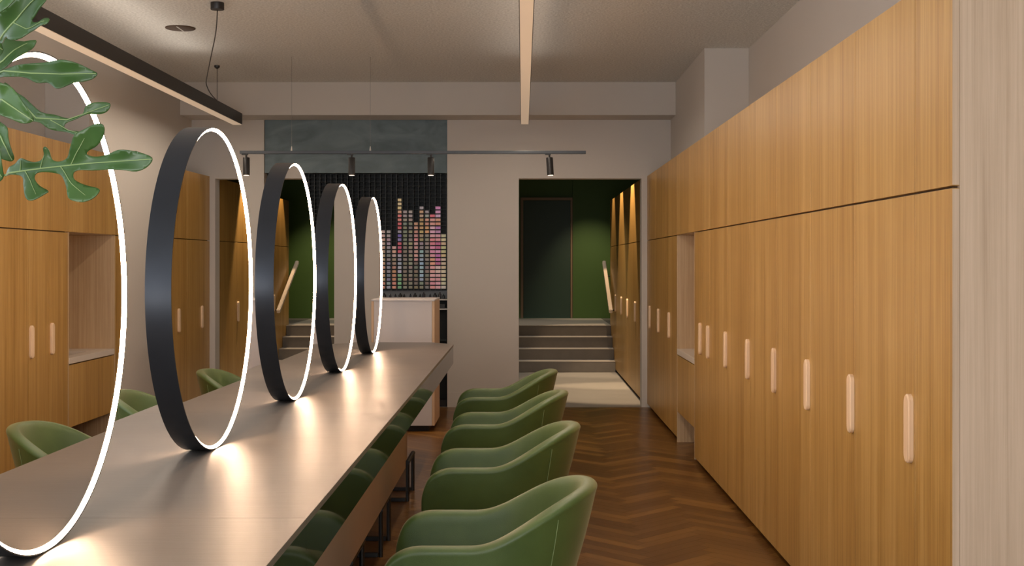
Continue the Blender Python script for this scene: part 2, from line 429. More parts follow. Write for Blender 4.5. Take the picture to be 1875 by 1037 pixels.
# sink niche unit
NY0, NY1 = 8.542, 9.528
t = thing('sink_cabinet', 'open pale oak niche with sink worktop between the tall oak cabinets', 'cabinet', (1.45, 9.03, 0))
bm = B()
box(bm, XR-.03, XR-.002, NY0, NY1, 0, ZJ)
obj('back_panel', bm, 'oak_niche', t)
sp_ = obj('side_panel', bx(CAB_X, XR-.031, NY1-.019, NY1, 0, ZJ-.001), 'oak_niche', t); sp_['label'] = 'pale oak side panel'
obj('side_panel', bx(CAB_X, XR-.031, NY0, NY0+.019, 0.02, ZJ-.001), 'oak_niche', t)
obj('upper_door', bx(CAB_X, CAB_X+.02, NY0, NY1, ZJ+.003, ZT, bev=.001), 'oak', t)
obj('body', bx(CAB_X+.021, XR-.002, NY0, NY1, ZJ+.0, ZT-.001), 'oak_niche', t)
obj('drawer_front', bx(CAB_X+.001, CAB_X+.02, NY0+.02, NY1-.02, .232, .658, bev=.001), 'oak', t)
obj('base_box', bx(CAB_X+.021, XR-.031, NY0+.02, NY1-.02, .25, .655), 'oak', t)
bm = B()
box(bm, CAB_X-.002, 1.27, NY0+.02, NY1-.02, .666, .708, bev=.003); box(bm, 1.60, XR-.031, NY0+.02, NY1-.02, .666, .708)
box(bm, 1.27, 1.60, NY0+.02, 8.72, .666, .708); box(bm, 1.27, 1.60, 9.22, NY1-.02, .666, .708)
obj('worktop', bm, 'worktop', t)
bm = B(); box(bm, 1.275, 1.595, 8.725, 9.215, .657, .664); 
obj('basin', bm, 'chrome', t)
obj('backsplash_dark_strip', bx(XR-.045, XR-.0315, NY0+.02, NY1-.02, .7085, .722), 'black', t)  # solid black strip along the back of the worktop
obj('small_shelf', bx(1.56, XR-.031, NY0+.02, NY0+.25, 1.26, 1.285, bev=.002), 'oak', t)
pts = [(1.64, 9.2, .7085), (1.64, 9.2, .93)] + [(1.555+.085*math.cos(a), 9.2, .93+.085*math.sin(a)) for a in [PI*k/12 for k in range(1, 13)]] + [(1.47, 9.2, .90)]
fc = obj('faucet', tube(B(), pts, .011, 12), 'chrome', t, True); fc['label'] = 'swan neck tap'
obj('lever', tube(B(), [(1.64, 9.212, .80), (1.64, 9.27, .83)], .006, 8), 'black', fc, True)

# handrail on the passage cabinets
hr = thing('handrail', 'short pale handrail sloping down beside the steps on the passage cabinets', 'handrail', (1.10, 16, .9))
p0, p1 = Vector((1.085, 15.45, .755)), Vector((1.085, 16.75, 1.365))
bm = B(); d = (p1-p0); n_ = Vector((0, -d.z, d.y)).normalized()
w, hh = .022, .024
vs = []
for p in (p0, p1):
    vs.append([bm.verts.new(p + Vector((sx*w, 0, 0)) + n_*sz*hh) for sx, sz in ((-1,-1),(1,-1),(1,1),(-1,1))])
for k in range(4): bm.faces.new((vs[0][k], vs[0][(k+1) % 4], vs[1][(k+1) % 4], vs[1][k]))
bm.faces.new(vs[0][::-1]); bm.faces.new(vs[1])
bmesh.ops.bevel(bm, geom=bm.edges[:], offset=.007, segments=2, affect='EDGES')
obj('rail', bm, 'rail_white', hr)
for tt in (.12, .80):
    p = p0 + d*tt
    obj('bracket', tube(B(), [(CAB_X-.0205, p.y, p.z-.06), (1.10, p.y, p.z-.06), (1.085, p.y, p.z-.015)], .009, 8), 'black', hr)

# ------------------------------------------------------------------ niche behind the reception: plaster, grid rack, packs
struct('trim_3', bx(NX0+.001, NX1-.001, YB+.03, YB+T_, 2.205, NZ-.001), 'slate', 'blue grey plaster panel over the display rack')
struct('wall_niche', bx(NX0-.1, NX1+.1, 12.25, 12.3, 0, 2.9), 'rack', 'black back of the display niche')
bm = B(); box(bm, NX0-.1, NX0, YB+T_, 12.25, 0, 2.9); box(bm, NX1, NX1+.1, YB+T_, 12.25, 0, 2.9); box(bm, NX0, NX1, YB+T_, 12.25, 2.3, 2.9)
struct('wall_niche_side', bm, 'rack', 'black sides of the display niche')
YR = 11.93
CP = .0521; RP = .0377; x_last = (812.2-957)/F*YR    # last column centre
Z0 = HC - (526.4-481)/F*YR                            # first row centre
rack = thing('grid_rack', 'black wire grid rack holding columns of coloured packs on the back wall', 'rack', (-1.57, YR, 1.09))
bm = B(); box(bm, NX0+.002, NX1-.002, YR+.07, YR+.075, 1.095, 2.204)
obj('back_panel', bm, 'rack', rack)
bm = B(); x = x_last + CP/2
while x > NX0+.002:
    box(bm, x-.0025, x+.0025, YR-.012, YR+.07, 1.095, 2.204); x -= CP
obj('dividers', bm, 'rackbar', rack)
bm = B(); z = Z0 - RP/2
while z < 2.203:
    box(bm, NX0+.002, NX1-.002, YR-.010, YR+.069, z-.0013, z+.0013); z += RP
obj('shelves', bm, 'rackbar', rack)
cols = []
def ramp(spec, n):   # spec: list of (row, (r,g,b))
    out = []
    for i in range(n):
        c = spec[0][1]
        for r_, cc in spec:
            if i+1 >= r_: c = cc
        out.append(c)
    return out
cols.append(ramp([(1,(205,140,110)),(3,(205,165,120)),(7,(190,170,125)),(11,(195,170,150)),(14,(205,180,165))],15))
cols.append(ramp([(1,(125,155,175)),(3,(110,120,160)),(5,(125,125,160)),(8,(130,125,150)),(12,(160,140,170))],15))
cols.append(ramp([(1,(200,125,100)),(4,(185,130,95)),(7,(150,125,110)),(9,(200,160,150))],11))
cols.append(ramp([(1,(105,175,120)),(5,(160,160,195)),(7,(150,150,180)),(10,(190,60,110)),(13,(120,100,190)),(14,(90,80,175)),(15,(140,140,165)),(16,(205,80,100)),(18,(215,110,115)),(20,(215,160,130)),(21,(215,195,135))],23))
cols.append(ramp([(1,(130,115,105)),(6,(120,120,105)),(12,(115,120,110)),(18,(140,140,140))],20))
cols.append(ramp([(1,(130,120,110)),(6,(135,135,115)),(13,(125,125,115)),(18,(150,140,150))],20))
cols.append(ramp([(1,(120,110,95)),(6,(115,110,105)),(8,(205,145,140)),(13,(205,130,125)),(16,(210,155,120))],17))
cols.append(ramp([(1,(120,130,110)),(3,(140,170,205)),(6,(130,175,205)),(10,(135,165,175)),(11,(150,120,150)),(13,(150,140,100)),(15,(190,155,95)),(19,(190,160,120)),(21,(170,155,160))],21))
cols.append(ramp([(1,(125,115,110)),(8,(140,130,130)),(15,(205,150,85)),(17,(200,140,120)),(19,(155,150,155))],20))
cols.append(ramp([(1,(240,130,140)),(4,(240,150,150)),(7,(240,140,110)),(9,(240,120,165)),(12,(240,110,130)),(14,(235,150,180)),(17,(240,150,140)),(19,(235,80,110))],19))
cols.append(ramp([(1,(235,140,160)),(4,(245,165,180)),(7,(190,70,150)),(8,(200,90,175)),(10,(225,120,180)),(11,(190,70,140)),(13,(240,130,160)),(15,(190,110,190)),(17,(230,150,120)),(19,(205,150,215)),(21,(200,125,210))],21))
cols.append(ramp([(1,(235,205,175)),(3,(220,200,160)),(9,(225,180,120)),(10,(205,200,140)),(12,(215,195,155))],14))
def cname(c):
    r_, g_, b_ = c; mx, mn = max(c), min(c)
    if mx-mn < 26: return 'grey'
    if g_ == mx: return 'green'
    if b_ == mx: return 'violet' if r_ > g_+8 else 'blue'
    if b_ >= g_+15: return 'magenta' if g_ < 100 else 'pink'
    if r_-g_ > 60: return 'coral' if g_ > 100 else 'red'
    if mn > 150: return 'cream'
    return 'tan'
ORD = ['first','second','third','fourth','fifth','sixth','seventh','eighth','ninth','tenth','eleventh','twelfth','thirteenth','fourteenth','fifteenth','sixteenth','seventeenth','eighteenth','nineteenth','twentieth','twenty-first','twenty-second','twenty-third']
pm = {}
wide = {9: .0475, 10: .0475, 11: .045}
pmesh = {}
for ci, col in enumerate(cols):
    xc = x_last - CP*(11-ci)
    for ri, c in enumerate(col):
        jc = tuple(max(0, min(255, int(v + random.choice((-10, 0, 10))))) for v in c)
        if jc not in pm: pm[jc] = plain('pack_%s_%d' % (cname(jc), len(pm)), tuple(min(.95, (v*.72+.28*sum(lin(*jc)[:3])/3)*1.5+.02) for v in lin(*jc)[:3]), .5)
        w_ = wide.get(ci, .036)
        key = (jc, w_)
        if key not in pmesh:
            bm = B(); box(bm, -w_/2, w_/2, -.012, .05, -.013, .013, bev=.002)
            bmesh.ops.recalc_face_normals(bm, faces=bm.faces)
            me = bpy.data.meshes.new('colour_pack'); bm.to_mesh(me); bm.free(); me.materials.append(pm[jc]); pmesh[key] = me
        o = bpy.data.objects.new('colour_pack', pmesh[key]); C.objects.link(o)
        o.location = (xc, YR, Z0 + RP*ri)
        pos = 'rightmost column' if ci == 11 else ORD[11-ci] + ' column from the right'
        row = 'bottom row' if ri == 0 else ORD[ri] + ' row up'
        tag(o, 'small %s pack in the grid rack, %s, %s' % (cname(jc), pos, row), 'pack', 'coloured packs in the grid rack')
# ledge and low shelving under the rack
lw = thing('low_shelving', 'dark low shelving unit in the niche under the colour rack', 'shelf', (-1.57, 12.0, 0))
ZS = HC - 66.5/F*YR
obj('back_panel', bx(NX0+.002, NX1-.002, YR+.075, YR+.085, .06, 1.09), 'rack', lw)
up_ = obj('upstand', bx(NX0+.002, NX1-.002, YR+.055, YR+.0745, ZS+.001, 1.094), 'greyledge', lw); up_['label'] = 'blue grey upstand behind the bottle row'
sh = obj('shelf', bx(NX0+.002, NX1-.002, YR-.08, YR+.074, ZS-.012, ZS, bev=.001), 'whiteedge', lw); sh['label'] = 'white edged shelf'
sh = obj('shelf', bx(NX0+.002, NX1-.002, YR-.08, YR+.074, ZS-.102, ZS-.09, bev=.001), 'whiteedge', lw); sh['label'] = 'white edged shelf'
for z in (.62, .34): obj('shelf', bx(NX0+.002, NX1-.002, YR-.08, YR+.074, z, z+.012), 'rackbar', lw)
obj('side_panel', bx(NX1-.012, NX1-.003, YR-.082, YR+.0745, 0, ZS-.103), 'rack', lw)
obj('base', bx(NX0+.002, NX1-.013, YR-.08, YR+.0745, 0, .06), 'plinth', lw)
def bottle_mesh(k):
    bm = B(); r_ = .011+.003*(k % 3); h = .030+.008*((k*2) % 3)
    lathe(bm, [(r_*.9, 0), (r_, .003), (r_, h), (r_*.45, h+.005), (r_*.45, h+.016), (r_*.4, h+.018)], 0, 0, 10)
    bmesh.ops.recalc_face_normals(bm, faces=bm.faces)
    me = bpy.data.meshes.new('small_bottle'); bm.to_mesh(me); bm.free(); return me
bc = [(.012,.012,.014), (.03,.025,.03), (.25,.22,.2), (.015,.02,.03), (.12,.03,.03), (.02,.02,.02)]
bms = []
for k in range(6):
    me = bottle_mesh(k); me.materials.append(plain('bottle_%d' % k, bc[k], .3)); bms.append(me)
nb = 26
for k in range(nb):
    o = bpy.data.objects.new('small_bottle', bms[random.choice((0, 1, 2, 3, 4, 5, 0, 3))]); C.objects.link(o)
    o.location = (NX1 - .03 - k*.047 - (.012 if k % 4 == 0 else 0), YR + random.uniform(-.02, .01), ZS)
    place = 'rightmost' if k == 0 else (ORD[k] + ' from the right' if k < 23 else ['three', 'two', 'one'][k-23] + ' places from the left end' if False else ['fourth', 'third', 'second', ''][0:0] or '')
    if k >= 23: place = ['third', 'second', 'first'][k-23] + ' from the left end'
    tag(o, 'small dark bottle on the ledge under the rack, ' + place, 'bottle', 'small bottles on the ledge under the colour rack')
sc_w = thing('folded_cloth_stack', 'small dark box on the second shelf right of the reception counter', 'box', (-.76, YR-.02, ZS-.09))
obj('box', bx(-.79, -.735, YR-.05, YR+.02, ZS-.0895, ZS-.06, bev=.002), 'black', sc_w)
obj('lid', bx(-.792, -.733, YR-.052, YR+.022, ZS-.0599, ZS-.05, bev=.001), 'black', sc_w)
sc_w.name = 'storage_box'

# reception counter
rc = thing('reception_counter', 'tall grey white reception counter with beech edge behind the long table', 'counter', (-1.57, 10.4, 0))
RX0, RX1 = -2.42, -.707
obj('body', bx(RX0+.002, RX1-.02, 10.102, 10.70, .05, 1.049), 'recep', rc)
obj('front_panel', bx(RX0+.002, RX1-.021, 10.08, 10.1015, .05, 1.049), 'recep', rc)
e_ = obj('side_panel', bx(RX1-.0195, RX1, 10.08, 10.70, .05, 1.049, bev=.001), 'recep_side', rc); e_['label'] = 'beech coloured side panel'
obj('countertop', bx(RX0, RX1+.001, 10.075, 10.705, 1.0495, 1.064, bev=.002), 'recep', rc)
obj('plinth', bx(RX0+.05, RX1-.05, 10.14, 10.66, 0, .0495), 'plinth', rc)

# ------------------------------------------------------------------ long manicure table
TZ = .78; TX1 = -.490; TX0 = -1.49; TY0, TY1 = .87, 9.13
tb = thing('long_table', 'very long brushed steel topped table with dark polished sides carrying the ring mirrors', 'table', (-.99, 5.0, 0))
ys = [TY0, 2.85, 4.83, 6.81, TY1]
for i in range(4):
    bm = B(); a, c = ys[i]+.0005, ys[i+1]-.0005
    if i < 3: box(bm, TX0, TX1, a, c, TZ-.016, TZ, bev=.0004)
    else:
        out = [(TX0, a), (TX1, a), (TX1, 8.90), (TX1-.17, c), (TX0+.17, c), (TX0, 8.90)]
        lo = [bm.verts.new((x, y, TZ-.016)) for x, y in out]; hi = [bm.verts.new((x, y, TZ)) for x, y in out]
        bm.faces.new(lo[::-1]); bm.faces.new(hi)
        for k in range(6): bm.faces.new((lo[k], lo[(k+1) % 6], hi[(k+1) % 6], hi[k]))
        bmesh.ops.bevel(bm, geom=bm.edges[:], offset=.0004, segments=1, affect='EDGES')
    obj('top_panel', bm, 'top', tb)
def fascia(pts, name='fascia', label=None):
    bm = B(); (x0, y0), (x1, y1) = pts
    d = Vector((x1-x0, y1-y0, 0)).normalized(); n = Vector((d.y, -d.x, 0))*.012
    q = [Vector((x0, y0, 0)), Vector((x1, y1, 0)), Vector((x1, y1, 0))-n, Vector((x0, y0, 0))-n]
    lo = [bm.verts.new((p.x, p.y, TZ-.135)) for p in q]; hi = [bm.verts.new((p.x, p.y, TZ-.0165)) for p in q]
    bm.faces.new(lo[::-1]); bm.faces.new(hi)
    for k in range(4): bm.faces.new((lo[k], lo[(k+1) % 4], hi[(k+1) % 4], hi[k]))
    o = obj(name, bm, 'steel_side', tb); o['label'] = label or 'dark polished steel side of the table'
    return o
e0 = .001
for i in range(4):
    fascia(((TX1-e0, ys[i]+.001), (TX1-e0, (ys[i+1] if i < 3 else 8.90)-.001)))
    fascia(((TX0+e0, (ys[i+1] if i < 3 else 8.90)-.001), (TX0+e0, ys[i]+.001)))
fascia(((TX1-.002, 8.90), (TX1-.172, TY1-.003)))
fascia(((TX1-.174, TY1-.003), (TX0+.174, TY1-.003)))
fascia(((TX0+.172, TY1-.003), (TX0+.002, 8.90)))
fascia(((TX0+.014, TY0+.002), (TX1-.014, TY0+.002)))
pn = obj('drawer_box', bx(-1.41, -.57, TY0+.1, 6.12, .36, TZ-.0175), 'panel', tb); pn['label'] = 'taupe box under the table top'
obj('pedestal', bx(-1.2, -.78, TY0+.6, 5.6, 0, .3595), 'plinth', tb)
obj('pedestal', bx(-1.2, -.80, 8.2, 8.7, 0, TZ-.017), 'panel', tb)
obj('centre_beam', bx(-1.1, -.88, 6.125, 8.195, .62, TZ-.017), 'plinth', tb)
# black tubular footrests
frproto = None
for k, (yy, lab) in enumerate(((3.6, 'nearest black tubular footrest under the table, low beside the first chair'), (4.95, 'black tubular footrest under the table beside the second chair'), (5.97, 'black tubular footrest under the table left of the two nearest chairs'), (7.32, 'farthest black tubular footrest, just past the end of the taupe box'))):
    t = thing('footrest', lab, 'footrest', (-.66, yy, 0), 'black tubular footrests under the table')
    r_ = .011
    for dy in (-.17, .17):
        obj('post', tube(B(), [(-.655, yy+dy, 0), (-.655, yy+dy, .215)], r_, 10), 'black', t, True)
    obj('foot_bar', tube(B(), [(-.655, yy-.19, .222), (-.655, yy+.19, .222)], r_*1.15, 10), 'black', t, True)
    for dy in (-.17, .17):
        obj('base_bar', bx(-.775, -.667, yy+dy-.012, yy+dy+.012, 0, .02, bev=.002), 'black', t)

# ------------------------------------------------------------------ ring mirrors
R = .5; MX = -.954; DEPTH = .072
def ring_mirror(yc, label, rot=0, proto=None):
    t = thing('ring_mirror', label, 'mirror', (MX - DEPTH/2, yc, TZ), 'round lit mirrors standing along the long table')
    n = 128; zc = TZ + R
    def annulus(bm, xs_rs):     # closed loop of (x, r) revolved about the x axis through (yc, zc)
        rings = [[bm.verts.new((x, yc + r*math.cos(2*PI*k/n), zc + r*math.sin(2*PI*k/n))) for k in range(n)] for x, r in xs_rs]
        m_ = len(rings)
        for i in range(m_):
            A, Bb = rings[i], rings[(i+1) % m_]
            for k in range(n): bm.faces.new((A[k], A[(k+1) % n], Bb[(k+1) % n], Bb[k]))
        return bm
    x1, x0 = MX, MX - DEPTH
    obj('rim', annulus(B(), [(x1, R), (x1, R-.003), (x0, R-.003), (x0, R)]), 'band', t, True)
    for s in (1, -1):
        xe = x1 if s > 0 else x0
        xm = xe - s*.0068
        def disc():
            bm = B()
            A = [bm.verts.new((xm, yc + (R-.0035)*math.cos(2*PI*k/n), zc + (R-.0035)*math.sin(2*PI*k/n))) for k in range(n)]
            Bb = [bm.verts.new((xm - s*.004, v.co.y, v.co.z)) for v in A]
            bm.faces.new(A); bm.faces.new(Bb[::-1])
            for k in range(n): bm.faces.new((A[k], A[(k+1) % n], Bb[(k+1) % n], Bb[k]))
            return bm
        g = obj('glass', disc(), 'mirror', t)
        l_ = obj('led_strip', annulus(B(), [(xe - s*.0008, R-.0033), (xe - s*.0062, R-.0116), (xe - s*.0064, R-.0116), (xe - s*.0064, R-.0033)]), 'led', t, True)
        l_['label'] = 'glowing warm white light ring'
    t.rotation_euler.z = rot
    return t
MY = [2.533, 3.925, 5.31, 6.69, 8.06]
ml = ['largest and nearest round mirror, cut by the left edge behind the green leaves',
      'second nearest round mirror with broad black rim, reflecting oak doors and a white strip',
      'middle round mirror of the five, reflecting the handrail and green passage wall',
      'fourth round mirror along the table, reflecting a sliver of green and the white wall',
      'farthest and smallest round mirror, in front of the colour rack']
rots = [0, -.009, .0, -.011, .0]
for y, l, rr_ in zip(MY, ml, rots): ring_mirror(y, l, rr_)

# ------------------------------------------------------------------ chairs
def chair():
    t = thing('tub_chair', '', 'chair', (0, 0, 0))
    z0 = .25; HA, HB = .533, .684; TH = .030
    a = .255; xs = -.30
    # plan path of the shell centreline
    S = []
    na, nb_ = 14, 34
    for k in range(na): S.append((xs + (-xs)*k/na*1.0, -a, (0, -1), 0.0, xs + (-xs)*k/na))
    for k in range(nb_+1):
        th = -PI/2 + PI*k/nb_
        ex = .27
        x, y = ex*math.cos(th), a*math.sin(th)
        # slightly squared: superellipse
        c, s_ = math.cos(th), math.sin(th)
        p = 2/2.05
        x = ex*abs(c)**p; y = a*math.copysign(abs(s_)**p, s_)
        nx, ny = c/ex, s_/a; L = math.hypot(nx, ny)
        S.append((x, y, (nx/L, ny/L), abs(c), x))
    for k in range(na-1, -1, -1): S.append((xs + (-xs)*k/na, a, (0, 1), 0.0, xs + (-xs)*k/na))
    bm = B(); rings = []
    for x, y, (nx, ny), cc, xx in S:
        u = min(1, max(0, (xx+.02)/.32)); w = u*u*(3-2*u)
        h = HA + (HB-HA)*w
        d = (xx - xs)
        rc_ = .125
        if d < rc_: h -= rc_*.95*(1 - math.sqrt(max(0, 1-((rc_-d)/rc_)**2)))
        th_ = TH*(1 - .10*w)
        if d < .03: th_ *= .62 + .38*math.sqrt(max(0, 1-((.03-d)/.03)**2))
        flare = .012 + .052*w
        base_in = -.055
        def off(z):
            q = max(0, (z-z0)/(h-z0))
            return base_in*(1-q)**1.8 + flare*q**1.2
        pr = []
        zz = [z0, z0+.05, z0+.11, z0+(h-z0)*.55, z0+(h-z0)*.72, h-th_*1.7, h-th_]
        for z in zz: pr.append((th_ + off(z), z))
        # padded roll at the rim
        for k in range(1, 8):
            aa = PI*k/8; c_ = math.cos(aa); pr.append((off(h) + (th_*1.06)*math.copysign(abs(c_)**.62, c_), h-th_+th_*math.sin(aa)**.8))
        for z in zz[::-1]: pr.append((-th_ + off(z), z))
        rings.append([bm.verts.new((x + nx*o_, y + ny*o_, z)) for o_, z in pr])
    n = len(rings[0])
    for A, Bb in zip(rings, rings[1:]):
        for k in range(n): bm.faces.new((A[k], A[(k+1) % n], Bb[(k+1) % n], Bb[k]))
    bm.faces.new(rings[0][::-1]); bm.faces.new(rings[-1])
    o = obj('shell', bm, 'leather', t, 'full')
    md = o.modifiers.new('sub', 'SUBSURF'); md.levels = 1; md.render_levels = 2
    # stitched seams where the arms meet the back
    for sgn in (-1, 1):
        idx = na + (8 if sgn < 0 else nb_-8)
        x, y, (nx, ny), cc, xx = S[idx]
        u = min(1, max(0, (xx+.02)/.32)); w = u*u*(3-2*u); h = HA + (HB-HA)*w; flare = .012+.052*w
        pts = []
        for k in range(12):
            z = z0+.01 + (h-.035-z0-.01)*k/11; q = (z-z0)/(h-z0)
            o_ = TH*(1-.1*w) + (-.055*(1-q)**1.8 + flare*q**1.2) + .0006
            pts.append((x+nx*o_, y+ny*o_, z))
        s_ = obj('seam', tube(B(), pts, .0013, 6), 'stitch', o, True)
    # seat
    bm = B(); sp_ = []
    for k in range(28):
        th = 2*PI*k/28; c, s_ = math.cos(th), math.sin(th)
        sp_.append((-.03 + .225*math.copysign(abs(c)**.6, c), .215*math.copysign(abs(s_)**.6, s_)))
    lv = [(.90, .345), (1.0, .36), (1.0, .40), (.95, .418), (.7, .425), (.3, .427)]
    rg = [[bm.verts.new((-.03+(x+.03)*k_, y*k_, z)) for x, y in sp_] for k_, z in lv]
    for A, Bb in zip(rg, rg[1:]):
        for k in range(28): bm.faces.new((A[k], A[(k+1) % 28], Bb[(k+1) % 28], Bb[k]))
    bm.faces.new(rg[0][::-1]); bm.faces.new(rg[-1])
    obj('seat', bm, 'leather', t, 'full')
    bm = B(); rg = [[bm.verts.new((-.03+(x+.03)*k_, y*k_, z)) for x, y in sp_] for k_, z in [(.75, .235), (.92, .25), (.97, .30), (.93, .344)]]
    for A, Bb in zip(rg, rg[1:]):
        for k in range(28): bm.faces.new((A[k], A[(k+1) % 28], Bb[(k+1) % 28], Bb[k]))
    bm.faces.new(rg[0][::-1]); bm.faces.new(rg[-1])
    obj('base', bm, 'leather', t, 'full')
    for sx in (-1, 1):
        for sy in (-1, 1):
            obj('leg', tube(B(), [(-.03+sx*.15, sy*.14, .238), (-.03+sx*.225, sy*.215, 0)], [.014, .009], 10), 'black', t, True)
    return t
c0 = chair()
cg = 'green tub chairs around the long table'
def place(o, x, y, rz, label):
    o.location = (x, y, 0); o.rotation_euler = (0, 0, rz); o['label'] = label; o['group'] = cg
CX = -.125
cl = ['nearest green leather tub chair, large at the bottom of the photo', 'second nearest green leather tub chair on the right of the table', 'third green leather tub chair on the right of the table', 'farthest green leather tub chair on the right of the table, nearest the passage']
for i, y in enumerate((3.93, 5.33, 6.68, 7.99)):
    o = c0 if i == 0 else copy_tree(c0)
    place(o, CX + (.012 if i == 1 else 0) + (.01 if i == 2 else 0) - (.01 if i == 3 else 0), y, [.0, .01, -.02, .015][i], cl[i])
ll = [(5.31, 'green tub chair on the left of the table hidden mostly behind the nearest mirror'), (6.69, 'green tub chair left of the table, seen between the two nearest mirrors'), (8.06, 'green tub chair on the left of the table behind the second mirror')]
for y, l in ll:
    o = copy_tree(c0); place(o, -1.98-CX+.01, y, PI, l)

# ------------------------------------------------------------------ lamps
def pendant(x0, x1, y0, y1, z0, z1, label, wires, cord=None):
    t = thing('linear_pendant', label, 'pendant lamp', ((x0+x1)/2, (y0+y1)/2, z0), None)
    bm = B(); box(bm, x0, x1, y0, y1, z0+.004, z1, bev=.0015)
    obj('housing', bm, 'black', t)
    d_ = obj('diffuser', bx(x0+.004, x1-.004, y0+.004, y1-.004, z0, z0+.0039), 'diffuser', t); d_['label'] = 'cream light diffuser'
    for y in wires:
        xm = (x0+x1)/2
        obj('suspension_wire', tube(B(), [(xm, y, z1), (xm, y, ZC-.012)], .0025, 6), 'cord', t)
        obj('ceiling_mount', lathe(B(), [(.004, ZC-.03), (.022, ZC-.016), (.024, ZC-.001)], xm, y, 20), 'black', t, True)
    if cord: cord(t)
    return t
def cordf(t):
    p = [(-1.925, 7.92, 2.95)]
    ctrl = [(395, 60, 8.3), (385, 110, 8.8), (379, 140, 9.3), (378, 155, 9.6), (386, 172, 10.0), (399, 186, 10.35)]
    for px, py, Y in ctrl: p.append(((px-957)/F*Y, Y, HC+(481-py)/F*Y))
    # smooth
    pts = []
    P = [Vector(q) for q in p]
    for i in range(len(P)-1):
        a_, b_, c_, d_ = P[max(i-1, 0)], P[i], P[i+1], P[min(i+2, len(P)-1)]
        for k in range(6):
            s = k/6
            pts.append(.5*((2*b_) + (c_-a_)*s + (2*a_-5*b_+4*c_-d_)*s*s + (3*b_-a_-3*c_+d_)*s**3))
    pts.append(P[-1])
    obj('power_cord', tube(B(), pts, .0038, 8), 'cord', t, True)
    obj('ceiling_rose', lathe(B(), [(.041, 2.955), (.042, 2.957), (.042, ZC-.001)], -1.925, 7.92, 32), 'black', t, True)
pendant(-2.585, -2.50, 4.2, 11.2, 2.588, 2.69, 'long black linear pendant lamp hanging over the left side of the room', [10.45, 5.2], cordf)
pendant(-.018, .056, 3.2, 11.15, 2.588, 2.665, 'long thin cream linear pendant lamp above the aisle', [10.3, 4.5])
# recessed ceiling speaker
sp_ = thing('ceiling_speaker', 'round dark recessed grille in the ceiling left of the cord', 'ceiling fitting', (-2.39, 8.77, ZC))
obj('grille', lathe(B(), [(.098, ZC-.008), (.103, ZC-.005), (.103, ZC-.0005)], -2.39, 8.77, 40), 'carcass', sp_, True)
obj('divider', bx(-2.394, -2.386, 8.68, 8.86, ZC-.0105, ZC-.0082), 'whiteedge', sp_)

# track
TYY = 10.0; TZZ = 2.235
tk = thing('track_light', 'long thin black track rail with four spotlights hung before the back wall', 'track light', (-.85, TYY, TZZ))
obj('rail', bx(-2.25, .503, TYY-.017, TYY+.017, TZZ-.010, TZZ+.014, bev=.002), 'blackrail', tk)
for px in (534, 678):
    x = (px-957)/F*TYY
    if px == 900: x = .35
    obj('suspension_wire', tube(B(), [(x, TYY, TZZ+.014), (x, TYY, ZC)], .0013, 6), 'wire', tk)
    obj('wire_clamp', lathe(B(), [(.008, TZZ+.0145), (.006, TZZ+.03), (.003, TZZ+.05)], x, TYY, 10), 'whiteedge', tk)
spots = []
for px, tilt in ((451, 0), (644, 0), (789, 0), (1006, .06)):
    x = (px-957)/F*TYY
    zt = TZZ-.010
    bm = B(); tube(bm, [(x, TYY, zt), (x, TYY, zt-.03)], .008, 10); box(bm, x-.035, x+.012, TYY-.012, TYY+.012, zt-.008, zt)
    s_ = obj('spotlight_bracket', bm, 'black', tk)
    bm = B(); lathe(bm, [(.022, zt-.17), (.027, zt-.168), (.027, zt-.032), (.024, zt-.028)], x, TYY, 24)
    if tilt: bmesh.ops.rotate(bm, verts=bm.verts, cent=(x, TYY, zt-.03), matrix=Matrix.Rotation(-tilt, 3, 'Y'))
    h_ = obj('spotlight', bm, 'black', tk, True)
    bm = B(); lathe(bm, [(.021, zt-.172), (.021, zt-.1705)], x, TYY, 24)
    if tilt: bmesh.ops.rotate(bm, verts=bm.verts, cent=(x, TYY, zt-.03), matrix=Matrix.Rotation(-tilt, 3, 'Y'))
    obj('lens', bm, 'lampface', h_)
    spots.append((x, TYY, zt-.19))

